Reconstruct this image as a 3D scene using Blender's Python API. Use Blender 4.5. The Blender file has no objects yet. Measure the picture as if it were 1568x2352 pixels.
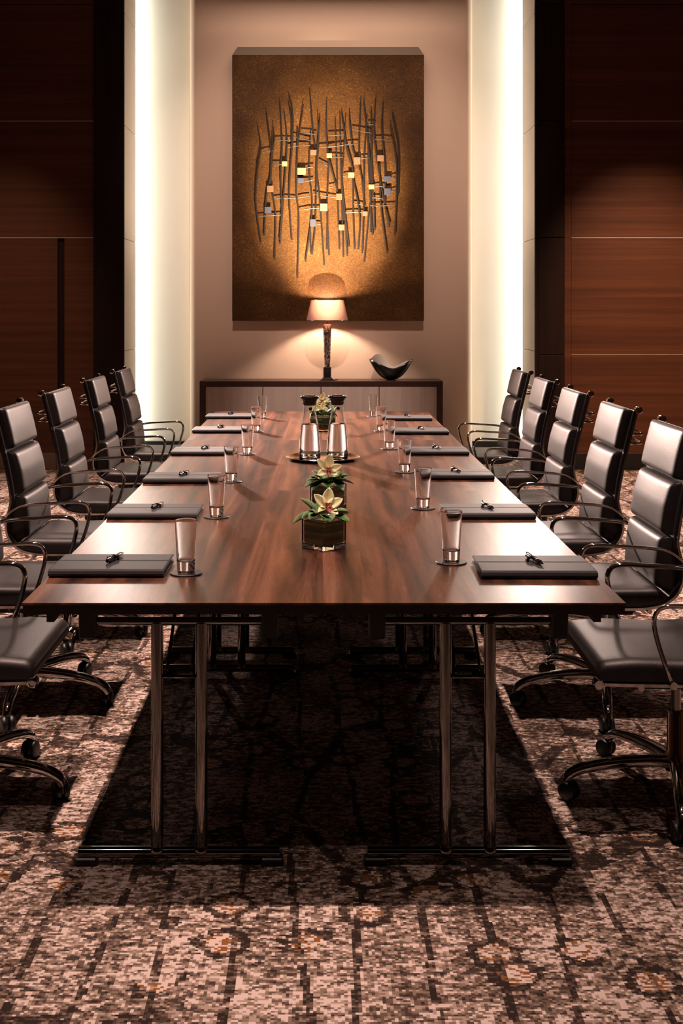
import bpy, math, random
from mathutils import Vector, Matrix

random.seed(7)
PI = math.pi
sc = bpy.context.scene
col = sc.collection
F = 2750.0          # focal length in pixels of the 1568x2352 frame
VX, VY = 735.0, 707.0
EYE = 1.5

def at(px, py, D):
    """world point seen at a pixel when it stands D metres in front of the camera"""
    return Vector(((px - VX) * D / F, D, EYE - (py - VY) * D / F))

# ------------------------------------------------------------------ materials
def new_mat(name):
    m = bpy.data.materials.new(name); m.use_nodes = True
    nt = m.node_tree
    b = nt.nodes.get('Principled BSDF')
    return m, nt, b

def pmat(name, color, rough=0.5, metal=0.0, spec=0.5, trans=0.0, ior=1.5, coat=0.0, bump=None, sheen=0.0):
    m, nt, b = new_mat(name)
    b.inputs['Base Color'].default_value = (*color, 1)
    b.inputs['Roughness'].default_value = rough
    b.inputs['Metallic'].default_value = metal
    b.inputs['Specular IOR Level'].default_value = spec
    b.inputs['Transmission Weight'].default_value = trans
    b.inputs['IOR'].default_value = ior
    b.inputs['Coat Weight'].default_value = coat
    b.inputs['Sheen Weight'].default_value = sheen
    if bump:
        scale, strength = bump
        tc = nt.nodes.new('ShaderNodeTexCoord')
        n = nt.nodes.new('ShaderNodeTexNoise'); n.inputs['Scale'].default_value = scale
        n.inputs['Detail'].default_value = 3
        bp = nt.nodes.new('ShaderNodeBump'); bp.inputs['Strength'].default_value = strength
        bp.inputs['Distance'].default_value = 0.002
        nt.links.new(tc.outputs['Object'], n.inputs['Vector'])
        nt.links.new(n.outputs['Fac'], bp.inputs['Height'])
        nt.links.new(bp.outputs['Normal'], b.inputs['Normal'])
    return m

def mth(nt, op, a, b=None, c=None, clamp=False):
    n = nt.nodes.new('ShaderNodeMath'); n.operation = op; n.use_clamp = clamp
    for i, v in enumerate((a, b, c)):
        if v is None: continue
        if isinstance(v, (int, float)): n.inputs[i].default_value = v
        else: nt.links.new(v, n.inputs[i])
    return n.outputs[0]

def vmul(nt, v, vec):
    n = nt.nodes.new('ShaderNodeVectorMath'); n.operation = 'MULTIPLY'
    nt.links.new(v, n.inputs[0]); n.inputs[1].default_value = vec
    return n.outputs[0]

def noise(nt, v, scale, detail=2.0, rough=0.5, dist=0.0):
    n = nt.nodes.new('ShaderNodeTexNoise')
    n.inputs['Scale'].default_value = scale; n.inputs['Detail'].default_value = detail
    n.inputs['Roughness'].default_value = rough; n.inputs['Distortion'].default_value = dist
    nt.links.new(v, n.inputs['Vector'])
    return n.outputs['Fac']

def ramp(nt, fac, stops, interp='LINEAR'):
    r = nt.nodes.new('ShaderNodeValToRGB'); cr = r.color_ramp; cr.interpolation = interp
    while len(cr.elements) < len(stops): cr.elements.new(0.5)
    for e, (p, c) in zip(cr.elements, stops):
        e.position = p; e.color = (*c, 1)
    nt.links.new(fac, r.inputs['Fac'])
    return r.outputs['Color']

def mixc(nt, fac, a, b, blend='MIX'):
    n = nt.nodes.new('ShaderNodeMix'); n.data_type = 'RGBA'; n.blend_type = blend
    for key, v in (('Factor', fac), ('A', a), ('B', b)):
        s = [i for i in n.inputs if i.name == key and (i.type == 'RGBA' if key != 'Factor' else i.type == 'VALUE')][0]
        if isinstance(v, (int, float)): s.default_value = v
        elif isinstance(v, tuple): s.default_value = (*v, 1)
        else: nt.links.new(v, s)
    return [o for o in n.outputs if o.type == 'RGBA'][0]

def wood(name, stops, stretch, rough, bands=3.0, coat=0.0, coords='Object', spec=0.5, bump=0.06):
    m, nt, b = new_mat(name)
    tc = nt.nodes.new('ShaderNodeTexCoord')
    v = vmul(nt, tc.outputs[coords], stretch)
    big = noise(nt, v, bands, 4, 0.55, 0.6)
    fine = noise(nt, vmul(nt, v, (6, 6, 6)), bands * 3, 3, 0.6, 0.2)
    f = mth(nt, 'ADD', mth(nt, 'MULTIPLY', big, 0.7), mth(nt, 'MULTIPLY', fine, 0.3))
    c = ramp(nt, f, stops)
    nt.links.new(c, b.inputs['Base Color'])
    b.inputs['Roughness'].default_value = rough
    b.inputs['Coat Weight'].default_value = coat
    b.inputs['Specular IOR Level'].default_value = spec
    bp = nt.nodes.new('ShaderNodeBump'); bp.inputs['Strength'].default_value = bump
    bp.inputs['Distance'].default_value = 0.001
    nt.links.new(fine, bp.inputs['Height']); nt.links.new(bp.outputs['Normal'], b.inputs['Normal'])
    return m

def carpet_mat():
    m, nt, b = new_mat('carpet')
    tc = nt.nodes.new('ShaderNodeTexCoord')
    P = tc.outputs['Object']
    sn = nt.nodes.new('ShaderNodeVectorMath'); sn.operation = 'SNAP'
    nt.links.new(P, sn.inputs[0]); sn.inputs[1].default_value = (0.0075, 0.0066, 1)
    S = sn.outputs[0]
    wn = nt.nodes.new('ShaderNodeTexWhiteNoise'); wn.noise_dimensions = '2D'
    nt.links.new(S, wn.inputs['Vector'])
    r = wn.outputs['Value']
    blob = noise(nt, vmul(nt, S, (0.8, 1.5, 1)), 38, 1.5, 0.6)
    large = noise(nt, vmul(nt, S, (1, 0.8, 1)), 4.5, 2, 0.5)
    t = mth(nt, 'ADD', mth(nt, 'MULTIPLY', blob, 0.95), mth(nt, 'MULTIPLY', r, 0.22))
    t = mth(nt, 'ADD', t, mth(nt, 'MULTIPLY', mth(nt, 'SUBTRACT', large, 0.5), 0.55))
    # long dark streaks running down the room, broken by short cross pieces
    warp = nt.nodes.new('ShaderNodeTexNoise'); warp.inputs['Scale'].default_value = 2.2
    nt.links.new(S, warp.inputs['Vector'])
    wv = nt.nodes.new('ShaderNodeVectorMath'); wv.operation = 'MULTIPLY_ADD'
    nt.links.new(warp.outputs['Color'], wv.inputs[0]); wv.inputs[1].default_value = (0.05, 0.05, 0)
    nt.links.new(S, wv.inputs[2])
    vo = nt.nodes.new('ShaderNodeTexVoronoi'); vo.feature = 'DISTANCE_TO_EDGE'; vo.voronoi_dimensions = '2D'
    vo.inputs['Randomness'].default_value = 0.55
    nt.links.new(vmul(nt, wv.outputs[0], (6.6, 1.15, 1)), vo.inputs['Vector']); vo.inputs['Scale'].default_value = 1.0
    line = mth(nt, 'LESS_THAN', vo.outputs['Distance'], 0.06)
    gap = mth(nt, 'GREATER_THAN', noise(nt, S, 11, 1), 0.42)
    line = mth(nt, 'MULTIPLY', line, gap)
    t = mth(nt, 'SUBTRACT', t, mth(nt, 'MULTIPLY', line, 0.22))
    # medallions: pale heart with rust specks inside a dark ring
    vr = nt.nodes.new('ShaderNodeTexVoronoi'); vr.feature = 'F1'; vr.voronoi_dimensions = '2D'
    vr.inputs['Randomness'].default_value = 0.8; vr.inputs['Scale'].default_value = 1.0
    nt.links.new(vmul(nt, S, (6.2, 6.2, 1)), vr.inputs['Vector'])
    d = mth(nt, 'ADD', vr.outputs['Distance'], mth(nt, 'MULTIPLY', mth(nt, 'SUBTRACT', blob, 0.5), 0.35))
    sep = nt.nodes.new('ShaderNodeSeparateColor'); nt.links.new(vr.outputs['Color'], sep.inputs[0])
    on = mth(nt, 'GREATER_THAN', sep.outputs[0], 0.55)
    on = mth(nt, 'MULTIPLY', on, mth(nt, 'GREATER_THAN', noise(nt, S, 1.6, 1), 0.47))
    core = mth(nt, 'MULTIPLY', on, mth(nt, 'LESS_THAN', d, 0.26))
    ring = mth(nt, 'MULTIPLY', on, mth(nt, 'MULTIPLY', mth(nt, 'GREATER_THAN', d, 0.26), mth(nt, 'LESS_THAN', d, 0.42)))
    t = mth(nt, 'SUBTRACT', t, mth(nt, 'MULTIPLY', ring, 0.2))
    t = mth(nt, 'ADD', t, mth(nt, 'MULTIPLY', core, 0.16))
    c = ramp(nt, t, [(0.0, (0.028, 0.017, 0.013)), (0.36, (0.065, 0.039, 0.030)), (0.47, (0.13, 0.083, 0.062)),
                     (0.545, (0.23, 0.15, 0.11)), (0.61, (0.38, 0.265, 0.21)), (0.68, (0.64, 0.47, 0.41))], 'CONSTANT')
    rust = mth(nt, 'MULTIPLY', core, mth(nt, 'GREATER_THAN', noise(nt, vmul(nt, S, (1, 1.6, 1)), 55, 1), 0.55))
    c = mixc(nt, rust, c, (0.24, 0.085, 0.022))
    nt.links.new(c, b.inputs['Base Color'])
    b.inputs['Roughness'].default_value = 0.95
    b.inputs['Specular IOR Level'].default_value = 0.1
    pile = nt.nodes.new('ShaderNodeBump'); pile.inputs['Strength'].default_value = 0.5
    pile.inputs['Distance'].default_value = 0.003
    nt.links.new(noise(nt, P, 420, 1), pile.inputs['Height'])
    nt.links.new(pile.outputs['Normal'], b.inputs['Normal'])
    return m

def gold_mat():
    m, nt, b = new_mat('gold_leaf_canvas')
    tc = nt.nodes.new('ShaderNodeTexCoord'); P = tc.outputs['Object']
    weave = noise(nt, vmul(nt, P, (1, 1, 3)), 48, 4, 0.7)
    up = noise(nt, vmul(nt, P, (3, 1, 1)), 42, 4, 0.7)
    cloud = noise(nt, P, 2.5, 4, 0.6)
    f = mth(nt, 'ADD', mth(nt, 'MULTIPLY', weave, 0.45), mth(nt, 'ADD', mth(nt, 'MULTIPLY', up, 0.3), mth(nt, 'MULTIPLY', cloud, 0.3)))
    c = ramp(nt, f, [(0.34, (0.018, 0.006, 0.001)), (0.5, (0.052, 0.021, 0.004)), (0.6, (0.10, 0.044, 0.010)), (0.72, (0.3, 0.17, 0.06))])
    nt.links.new(c, b.inputs['Base Color'])
    b.inputs['Roughness'].default_value = 0.6; b.inputs['Specular IOR Level'].default_value = 0.15
    bp = nt.nodes.new('ShaderNodeBump'); bp.inputs['Strength'].default_value = 0.5; bp.inputs['Distance'].default_value = 0.003
    nt.links.new(f, bp.inputs['Height']); nt.links.new(bp.outputs['Normal'], b.inputs['Normal'])
    return m

def shade_mat():
    m, nt, b = new_mat('lamp_shade_fabric')
    nt.nodes.remove(b)
    out = [n for n in nt.nodes if n.type == 'OUTPUT_MATERIAL'][0]
    d = nt.nodes.new('ShaderNodeBsdfDiffuse'); d.inputs[0].default_value = (0.66, 0.36, 0.28, 1)
    t = nt.nodes.new('ShaderNodeBsdfTranslucent'); t.inputs[0].default_value = (0.009, 0.0032, 0.0026, 1)
    mx = nt.nodes.new('ShaderNodeMixShader'); mx.inputs[0].default_value = 0.55
    nt.links.new(d.outputs[0], mx.inputs[1]); nt.links.new(t.outputs[0], mx.inputs[2])
    nt.links.new(mx.outputs[0], out.inputs['Surface'])
    return m

def mosaic_mat():
    m, nt, b = new_mat('mirror_mosaic')
    tc = nt.nodes.new('ShaderNodeTexCoord')
    v = nt.nodes.new('ShaderNodeTexVoronoi'); v.inputs['Scale'].default_value = 75
    nt.links.new(tc.outputs['Object'], v.inputs['Vector'])
    c = ramp(nt, v.outputs['Color'], [(0.2, (0.1, 0.07, 0.06)), (0.5, (0.4, 0.3, 0.26)), (0.8, (0.9, 0.8, 0.75))])
    nt.links.new(c, b.inputs['Base Color'])
    b.inputs['Metallic'].default_value = 0.9; b.inputs['Roughness'].default_value = 0.25
    bp = nt.nodes.new('ShaderNodeBump'); bp.inputs['Strength'].default_value = 0.6; bp.inputs['Distance'].default_value = 0.002
    nt.links.new(v.outputs['Distance'], bp.inputs['Height']); nt.links.new(bp.outputs['Normal'], b.inputs['Normal'])
    return m

def leafwrap_mat():
    m, nt, b = new_mat('wrapped_leaf')
    tc = nt.nodes.new('ShaderNodeTexCoord')
    w = noise(nt, vmul(nt, tc.outputs['Object'], (0.6, 0.6, 22)), 2.0, 3, 0.5, 0.3)
    c = ramp(nt, w, [(0.35, (0.005, 0.04, 0.004)), (0.52, (0.03, 0.11, 0.008)), (0.66, (0.36, 0.42, 0.03))])
    nt.links.new(c, b.inputs['Base Color']); b.inputs['Roughness'].default_value = 0.45
    return m

def leaf_mat():
    m, nt, b = new_mat('variegated_leaf')
    at_ = nt.nodes.new('ShaderNodeVertexColor'); at_.layer_name = 'edge'
    tc = nt.nodes.new('ShaderNodeTexCoord')
    n = noise(nt, tc.outputs['Object'], 60, 3, 0.6)
    green = ramp(nt, n, [(0.3, (0.008, 0.05, 0.008)), (0.55, (0.03, 0.13, 0.02)), (0.75, (0.10, 0.25, 0.05))])
    sp = nt.nodes.new('ShaderNodeSeparateColor'); nt.links.new(at_.outputs['Color'], sp.inputs[0])
    c = mixc(nt, sp.outputs[0], green, (0.62, 0.62, 0.38))
    nt.links.new(c, b.inputs['Base Color']); b.inputs['Roughness'].default_value = 0.35
    return m

M = {}
M['carpet'] = carpet_mat()
M['table'] = wood('walnut_veneer', [(0.36, (0.014, 0.005, 0.003)), (0.46, (0.06, 0.020, 0.010)), (0.55, (0.12, 0.042, 0.021)), (0.66, (0.21, 0.085, 0.046))], (11, 0.5, 1), 0.32, 1.8, coords='Object', spec=0.5, bump=0.0)
M['table'].node_tree.nodes['Principled BSDF'].inputs['IOR'].default_value = 1.5
M['panel'] = wood('dark_wood_panel', [(0.3, (0.05, 0.014, 0.006)), (0.5, (0.085, 0.025, 0.010)), (0.7, (0.125, 0.04, 0.016))], (0.12, 1, 9), 0.5, 2.2, spec=0.35)
M['pier'] = wood('near_black_wood', [(0.3, (0.006, 0.002, 0.0015)), (0.7, (0.02, 0.006, 0.004))], (7, 1, 0.4), 0.6, 2.2, spec=0.2)
M['sidewood'] = wood('espresso_wood', [(0.3, (0.022, 0.008, 0.006)), (0.7, (0.06, 0.022, 0.015))], (0.6, 4, 4), 0.35, 2.2)
M['door'] = wood('taupe_veneer', [(0.3, (0.42, 0.33, 0.28)), (0.5, (0.5, 0.40, 0.34)), (0.7, (0.58, 0.48, 0.42))], (9, 1, 0.5), 0.5, 2.0)
M['plaster'] = pmat('painted_plaster', (0.64, 0.48, 0.37), 0.75, spec=0.2, bump=(90, 0.08))
M['cove'] = pmat('white_cove_paint', (0.80, 0.775, 0.70), 0.7, spec=0.2)
M['joint'] = pmat('joint_line', (0.3, 0.28, 0.25), 0.7)
M['ceiling'] = pmat('ceiling_paint', (0.25, 0.22, 0.2), 0.9, spec=0.1)
M['inlay'] = pmat('brushed_inlay', (0.8, 0.7, 0.62), 0.5, 0.6)
M['black'] = pmat('black_baseboard', (0.008, 0.006, 0.005), 0.5)
M['tan'] = pmat('tan_baseboard', (0.2, 0.12, 0.085), 0.6)
M['leather'] = pmat('black_leather', (0.012, 0.009, 0.009), 0.45, spec=0.5, ior=1.5, bump=(260, 0.18))
lb = M['leather'].node_tree.nodes['Principled BSDF']
lb.inputs['Sheen Weight'].default_value = 0.05; lb.inputs['Sheen Roughness'].default_value = 0.35
lb.inputs['Specular Tint'].default_value = (1.0, 0.88, 0.85, 1)
lb.inputs['Sheen Tint'].default_value = (1.0, 0.86, 0.82, 1)
M['piping'] = pmat('leather_piping', (0.012, 0.010, 0.010), 0.4)
M['chrome'] = pmat('polished_chrome', (0.52, 0.50, 0.48), 0.06, 1.0)
M['plastic'] = pmat('black_plastic', (0.006, 0.006, 0.006), 0.4)
M['legchrome'] = pmat('dark_polished_chrome', (0.20, 0.185, 0.17), 0.07, 1.0)
M['gas'] = pmat('grey_steel', (0.28, 0.26, 0.25), 0.3, 1.0)
M['edge'] = pmat('table_edge', (0.014, 0.007, 0.006), 0.35)
M['glass'] = pmat('clear_glass', (1, 1, 1), 0.0, trans=1.0, ior=1.48)
M['water'] = pmat('water', (1, 1, 1), 0.0, trans=1.0, ior=1.333)
M['coaster'] = pmat('coaster_leather', (0.045, 0.035, 0.033), 0.45)
M['folder'] = pmat('charcoal_leatherette', (0.03, 0.026, 0.027), 0.5, spec=0.5, bump=(320, 0.15))
M['paper'] = pmat('paper', (0.6, 0.55, 0.5), 0.8)
M['pen'] = pmat('black_pen_lacquer', (0.008, 0.008, 0.009), 0.18, coat=0.5)
M['steel'] = pmat('steel_tray', (0.42, 0.41, 0.41), 0.14, 1.0)
M['rubber'] = pmat('stopper_rubber', (0.012, 0.010, 0.010), 0.45)
M['bronze'] = pmat('dark_bronze', (0.010, 0.006, 0.005), 0.5, 0.2)
M['plate_gold'] = pmat('pale_gold_plate', (0.34, 0.26, 0.12), 0.45, 0.4)
M['plate_blue'] = pmat('blue_grey_plate', (0.05, 0.055, 0.085), 0.45, 0.3)
M['plate_copper'] = pmat('copper_plate', (0.18, 0.10, 0.055), 0.45, 0.4)
M['canvas'] = gold_mat()
M['frame'] = pmat('grey_brown_shadow_tone', (0.13, 0.10, 0.07), 0.7)  # tone of the wall shadow above the painting, put into the backing
M['shade'] = shade_mat()
M['mosaic'] = mosaic_mat()
M['bowl'] = pmat('black_glaze', (0.006, 0.006, 0.006), 0.22)
M['bowl_in'] = pmat('grey_glaze', (0.30, 0.27, 0.25), 0.4)
M['wrap'] = leafwrap_mat()
M['leaf'] = leaf_mat()
M['petal'] = pmat('orchid_petal', (0.95, 0.88, 0.48), 0.5)
M['throat'] = pmat('orchid_throat', (0.80, 0.42, 0.30), 0.5)
M['lip'] = pmat('orchid_lip', (0.30, 0.012, 0.03), 0.5)
M['brass'] = pmat('chrome_stem', (0.7, 0.66, 0.6), 0.15, 1.0)
mb, ntb, bb = new_mat('lit_bulb')
bb.inputs['Emission Color'].default_value = (1, 0.72, 0.5, 1); bb.inputs['Emission Strength'].default_value = 8
M['bulb'] = mb

# ------------------------------------------------------------------ mesh helpers
class G:
    """collects vertices and faces for ONE mesh object"""
    def __init__(s): s.v = []; s.f = []; s.mi = []; s.sm = []
    def add(s, vs, fs, mi=0, smooth=True):
        o = len(s.v); s.v += [tuple(p) for p in vs]
        for f in fs:
            s.f.append(tuple(i + o for i in f)); s.mi.append(mi); s.sm.append(smooth)
    def box(s, x0, x1, y0, y1, z0, z1, bev=0.0, mi=0, mat=None):
        if bev <= 0:
            vs = [(x, y, z) for x in (x0, x1) for y in (y0, y1) for z in (z0, z1)]
            fs = [(0, 1, 3, 2), (4, 6, 7, 5), (0, 4, 5, 1), (2, 3, 7, 6), (0, 2, 6, 4), (1, 5, 7, 3)]
            if mat: vs = [mat @ Vector(v) for v in vs]
            s.add(vs, fs, mi, False); return
        # chamfered box: three vertices per corner
        b = bev; vs = []; idx = {}
        for ix, x in enumerate((x0, x1)):
            for iy, y in enumerate((y0, y1)):
                for iz, z in enumerate((z0, z1)):
                    sx, sy, sz = (1 if ix == 0 else -1), (1 if iy == 0 else -1), (1 if iz == 0 else -1)
                    for k, p in enumerate(((x, y + sy * b, z + sz * b), (x + sx * b, y, z + sz * b), (x + sx * b, y + sy * b, z))):
                        idx[(ix, iy, iz, k)] = len(vs); vs.append(p)
        I = lambda a, b_, c, k: idx[(a, b_, c, k)]
        fs = []
        for a in (0, 1):
            fs.append([I(a, 0, 0, 0), I(a, 1, 0, 0), I(a, 1, 1, 0), I(a, 0, 1, 0)][::(1 if a else -1)])
            fs.append([I(0, a, 0, 1), I(0, a, 1, 1), I(1, a, 1, 1), I(1, a, 0, 1)][::(1 if a else -1)])
            fs.append([I(0, 0, a, 2), I(1, 0, a, 2), I(1, 1, a, 2), I(0, 1, a, 2)][::(1 if a else -1)])
        for a in (0, 1):
            for c in (0, 1):
                fs.append([I(a, c, 0, 0), I(a, c, 0, 1), I(a, c, 1, 1), I(a, c, 1, 0)])
                fs.append([I(a, 0, c, 0), I(a, 0, c, 2), I(a, 1, c, 2), I(a, 1, c, 0)])
                fs.append([I(0, a, c, 1), I(0, a, c, 2), I(1, a, c, 2), I(1, a, c, 1)])
        for a in (0, 1):
            for c in (0, 1):
                for e in (0, 1): fs.append([I(a, c, e, 0), I(a, c, e, 1), I(a, c, e, 2)])
        if mat: vs = [mat @ Vector(v) for v in vs]
        s.add(vs, fs, mi, False)
    def sweep(s, path, section, mi=0, up=(0, 0, 1), scale=None, cap=True, smooth=True, closed=False):
        """section: list of (a,b) around the path; a along side, b along normal"""
        P = [Vector(p) for p in path]; n = len(P); k = len(section); rings = []
        T = []
        for i in range(n):
            if closed: t = P[(i + 1) % n] - P[i - 1]
            else: t = P[min(i + 1, n - 1)] - P[max(i - 1, 0)]
            T.append(t.normalized())
        u = Vector(up); u = (u - T[0] * u.dot(T[0]))
        if u.length < 1e-4: u = T[0].orthogonal()
        u.normalize()
        for i in range(n):
            u = (u - T[i] * u.dot(T[i])); u.normalize()
            side = T[i].cross(u)
            sc_ = scale[i] if scale else 1.0
            sa, sb = sc_ if isinstance(sc_, tuple) else (sc_, sc_)
            rings.append([P[i] + side * (a * sa) + u * (b * sb) for a, b in section])
        vs = [p for r in rings for p in r]; fs = []
        m = n if closed else n - 1
        for i in range(m):
            j = (i + 1) % n
            for q in range(k):
                q2 = (q + 1) % k
                fs.append((i * k + q, i * k + q2, j * k + q2, j * k + q))
        s.add(vs, fs, mi, smooth)
        if cap and not closed:
            s.add(rings[0], [tuple(range(k))[::-1]], mi, False); s.add(rings[-1], [tuple(range(k))], mi, False)
    def tube(s, path, r, seg=12, mi=0, flat=1.0, up=(0, 0, 1), scale=None, closed=False):
        sec = [(r * math.cos(2 * PI * i / seg), r * flat * math.sin(2 * PI * i / seg)) for i in range(seg)]
        s.sweep(path, sec, mi, up, scale, True, True, closed)
    def lathe(s, prof, seg=32, mi=0, c=(0, 0, 0), smooth=True, mat=None):
        vs = []; fs = []; rings = []
        for r, z in prof:
            if r < 1e-6:
                rings.append([len(vs)]); vs.append((c[0], c[1], c[2] + z))
            else:
                rings.append(list(range(len(vs), len(vs) + seg)))
                vs += [(c[0] + r * math.cos(2 * PI * i / seg), c[1] + r * math.sin(2 * PI * i / seg), c[2] + z) for i in range(seg)]
        for a, b in zip(rings, rings[1:]):
            for i in range(seg):
                j = (i + 1) % seg
                if len(a) == 1 and len(b) == 1: continue
                if len(a) == 1: fs.append((a[0], b[j], b[i]))
                elif len(b) == 1: fs.append((a[i], a[j], b[0]))
                else: fs.append((a[i], a[j], b[j], b[i]))
        if mat: vs = [mat @ Vector(v) for v in vs]
        s.add(vs, fs, mi, smooth)
    def build(s, name, mats, parent=None, loc=None, weld=False, sharp=35):
        me = bpy.data.meshes.new(name)
        me.from_pydata(s.v, [], s.f)
        if not isinstance(mats, (list, tuple)): mats = [mats]
        for m in mats: me.materials.append(m)
        for p, mi, sm in zip(me.polygons, s.mi, s.sm): p.material_index = mi; p.use_smooth = sm
        import bmesh
        bm = bmesh.new(); bm.from_mesh(me)
        if weld: bmesh.ops.remove_doubles(bm, verts=bm.verts, dist=1e-5)
        bmesh.ops.recalc_face_normals(bm, faces=bm.faces)
        if bm.calc_volume(signed=True) < 0: bmesh.ops.reverse_faces(bm, faces=bm.faces)
        if sharp:
            for e in bm.edges:
                if len(e.link_faces) == 2 and e.calc_face_angle(0) > math.radians(sharp): e.smooth = False
        bm.to_mesh(me); bm.free(); me.update()
        o = bpy.data.objects.new(name, me); col.objects.link(o)
        if parent: o.parent = parent
        if loc is not None: o.location = loc
        return o

def tag(o, label=None, cat=None, group=None, kind=None):
    if label: o['label'] = label
    if cat: o['category'] = cat
    if group: o['group'] = group
    if kind: o['kind'] = kind
    return o

def empty(name, loc=(0, 0, 0), rz=0.0):
    o = bpy.data.objects.new(name, None); col.objects.link(o)
    o.location = loc; o.rotation_euler = (0, 0, rz); o.empty_display_size = 0.1
    return o

def copy_tree(o, parent=None):
    c = o.copy(); col.objects.link(c)
    if parent: c.parent = parent
    for ch in [x for x in bpy.data.objects if x.parent == o and x != c]: copy_tree(ch, c)
    return c

def struct(g, name, mats, label=None, cat=None, **k):
    o = g.build(name, mats, **k); o['kind'] = 'structure'
    o['label'] = label; o['category'] = cat
    return o

def smooth_path(pts, n=6):
    """Catmull-Rom through the points"""
    P = [Vector(p) for p in pts]; out = []
    for i in range(len(P) - 1):
        p0 = P[i - 1] if i else P[0] * 2 - P[1]; p1 = P[i]; p2 = P[i + 1]
        p3 = P[i + 2] if i + 2 < len(P) else P[-1] * 2 - P[-2]
        for j in range(n):
            t = j / n
            out.append(0.5 * ((2 * p1) + (p2 - p0) * t + (2 * p0 - 5 * p1 + 4 * p2 - p3) * t * t + (3 * p1 - p0 - 3 * p2 + p3) * t ** 3))
    out.append(P[-1]); return out

# ------------------------------------------------------------------ the room
WALL_D, PANEL_D, RECESS_D = 11.10, 11.75, 12.0
CEIL = 4.8
XL, XR = -1.812, 1.985           # alcove side walls
CX0, CX1 = -1.285, 1.50          # edges of the plaster panel, a step added to form the shadow edge
g = G(); g.box(-5.2, 5.4, -4.2, 12.4, -0.08, 0.0)
struct(g, 'floor', M['carpet'], 'brown beige patterned woven carpet covering the room', 'carpet')

g = G()
r = 0.085; prof = []
for i in range(9):
    a = i / 8 * PI / 2
    prof.append((CX0 + r - r * math.sin(PI / 2 - a) , PANEL_D + r - r * math.cos(PI / 2 - a)))
prof = [(CX0, 12.02)] + prof
right = []
for i in range(9):
    a = i / 8 * PI / 2
    right.append((CX1 - r + r * math.sin(a), PANEL_D + r - r * math.cos(a)))
prof += right + [(CX1, 12.02)]
nseg = len(prof)
vs = [(x, y, 0) for x, y in prof] + [(x, y, CEIL) for x, y in prof]
g.add(vs, [(i, i + 1, nseg + i + 1, nseg + i) for i in range(nseg - 1)] + [(nseg - 1, 0, nseg, 2 * nseg - 1)], 0, True)
g.add(vs, [tuple(range(nseg))[::-1], tuple(range(nseg, 2 * nseg))], 0, False)
struct(g, 'wall_back', M['plaster'], 'beige plaster wall panel behind the painting', 'wall')
g = G(); g.box(-2.3, 2.5, RECESS_D + 0.02, 12.3, 0, CEIL)
struct(g, 'wall_alcove', M['cove'], 'white recessed wall washed by the hidden cove lights', 'wall')
SLOT0 = 11.76
for side, x in (('left', XL), ('right', XR)):
    sg = -1 if side == 'left' else 1
    g = G()
    xa, xb = sorted((x, x + sg * 0.04))
    zz = [0] + [EYE - (py - VY) * WALL_D / F for py in (806, 548, 288, 30)] + [CEIL]
    for z0, z1 in zip(zz, zz[1:]):
        g.box(xa, xb, WALL_D + 0.004, SLOT0, z0 + 0.004, z1 - 0.004, mi=0)
    g.box(min(x + sg * 0.006, x + sg * 0.045), max(x + sg * 0.006, x + sg * 0.045), WALL_D + 0.006, SLOT0 - 0.002, 0, CEIL, mi=1)
    struct(g, 'wall_return_' + side, [M['cove'], M['joint']], 'pale panelled return of the alcove on the ' + side, 'wall')
    # slot lining behind the return, closing the light trough
    g = G()
    xa, xb = sorted((x + sg * 0.2, x + sg * 0.24)); g.box(xa, xb, WALL_D + 0.1, RECESS_D + 0.1, 0, CEIL)
    xa, xb = sorted((x + sg * 0.041, x + sg * 0.2)); g.box(xa, xb, SLOT0 - 0.06, SLOT0 - 0.02, 0, CEIL)
    struct(g, 'trim_cove_' + side, M['cove'], 'white lining of the light trough on the ' + side, 'trim')

def seam_z(py): return EYE - (py - VY) * WALL_D / F
seams = [seam_z(p) for p in (815, 546, 278)] + [seam_z(278) + 1.08]
# left dark panelled wall
PL0 = (215 - VX) * WALL_D / F      # where the panels end and the black pier starts
g = G()
levels = [0] + seams + [CEIL]
gapx0, gapx1 = (132 - VX) * WALL_D / F, (148 - VX) * WALL_D / F
for k, (z0, z1) in enumerate(zip(levels, levels[1:])):
    if k < 2:
        zz0 = z0 + 0.004 if k else 0; zz1 = z1 - 0.004 if k == 1 else z1 + 0.004
        g.box(-5.2, gapx0, WALL_D, WALL_D + 0.06, zz0, zz1)
        g.box(gapx1, PL0, WALL_D, WALL_D + 0.06, zz0, zz1)
    else:
        g.box(-5.2, PL0, WALL_D, WALL_D + 0.06, z0 + 0.004, z1 - 0.004)
g.box(-5.2, XL - 0.045, WALL_D + 0.03, WALL_D + 0.09, 0, CEIL, mi=1)
struct(g, 'wall_left_panelling', [M['panel'], M['pier']], 'dark stained wood panelled wall left of the alcove', 'wall')
g = G(); g.box(PL0 + 0.004, XL - 0.001, WALL_D - 0.03, WALL_D + 0.028, 0, CEIL, 0.004)
struct(g, 'trim_1', M['pier'], 'black wood pier left of the bright alcove', 'trim')
for i, (z, x0, x1) in enumerate([(seams[1], -5.2, PL0), (seams[2], -5.2, PL0)]):
    g = G(); g.box(x0, x1, WALL_D - 0.003, WALL_D + 0.01, z - 0.0026, z + 0.0026)
    struct(g, 'trim_%d' % (2 + i), M['inlay'], 'thin metal inlay %s on the left panelled wall' % ('at door height' if i == 0 else 'high up'), 'trim')
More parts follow.
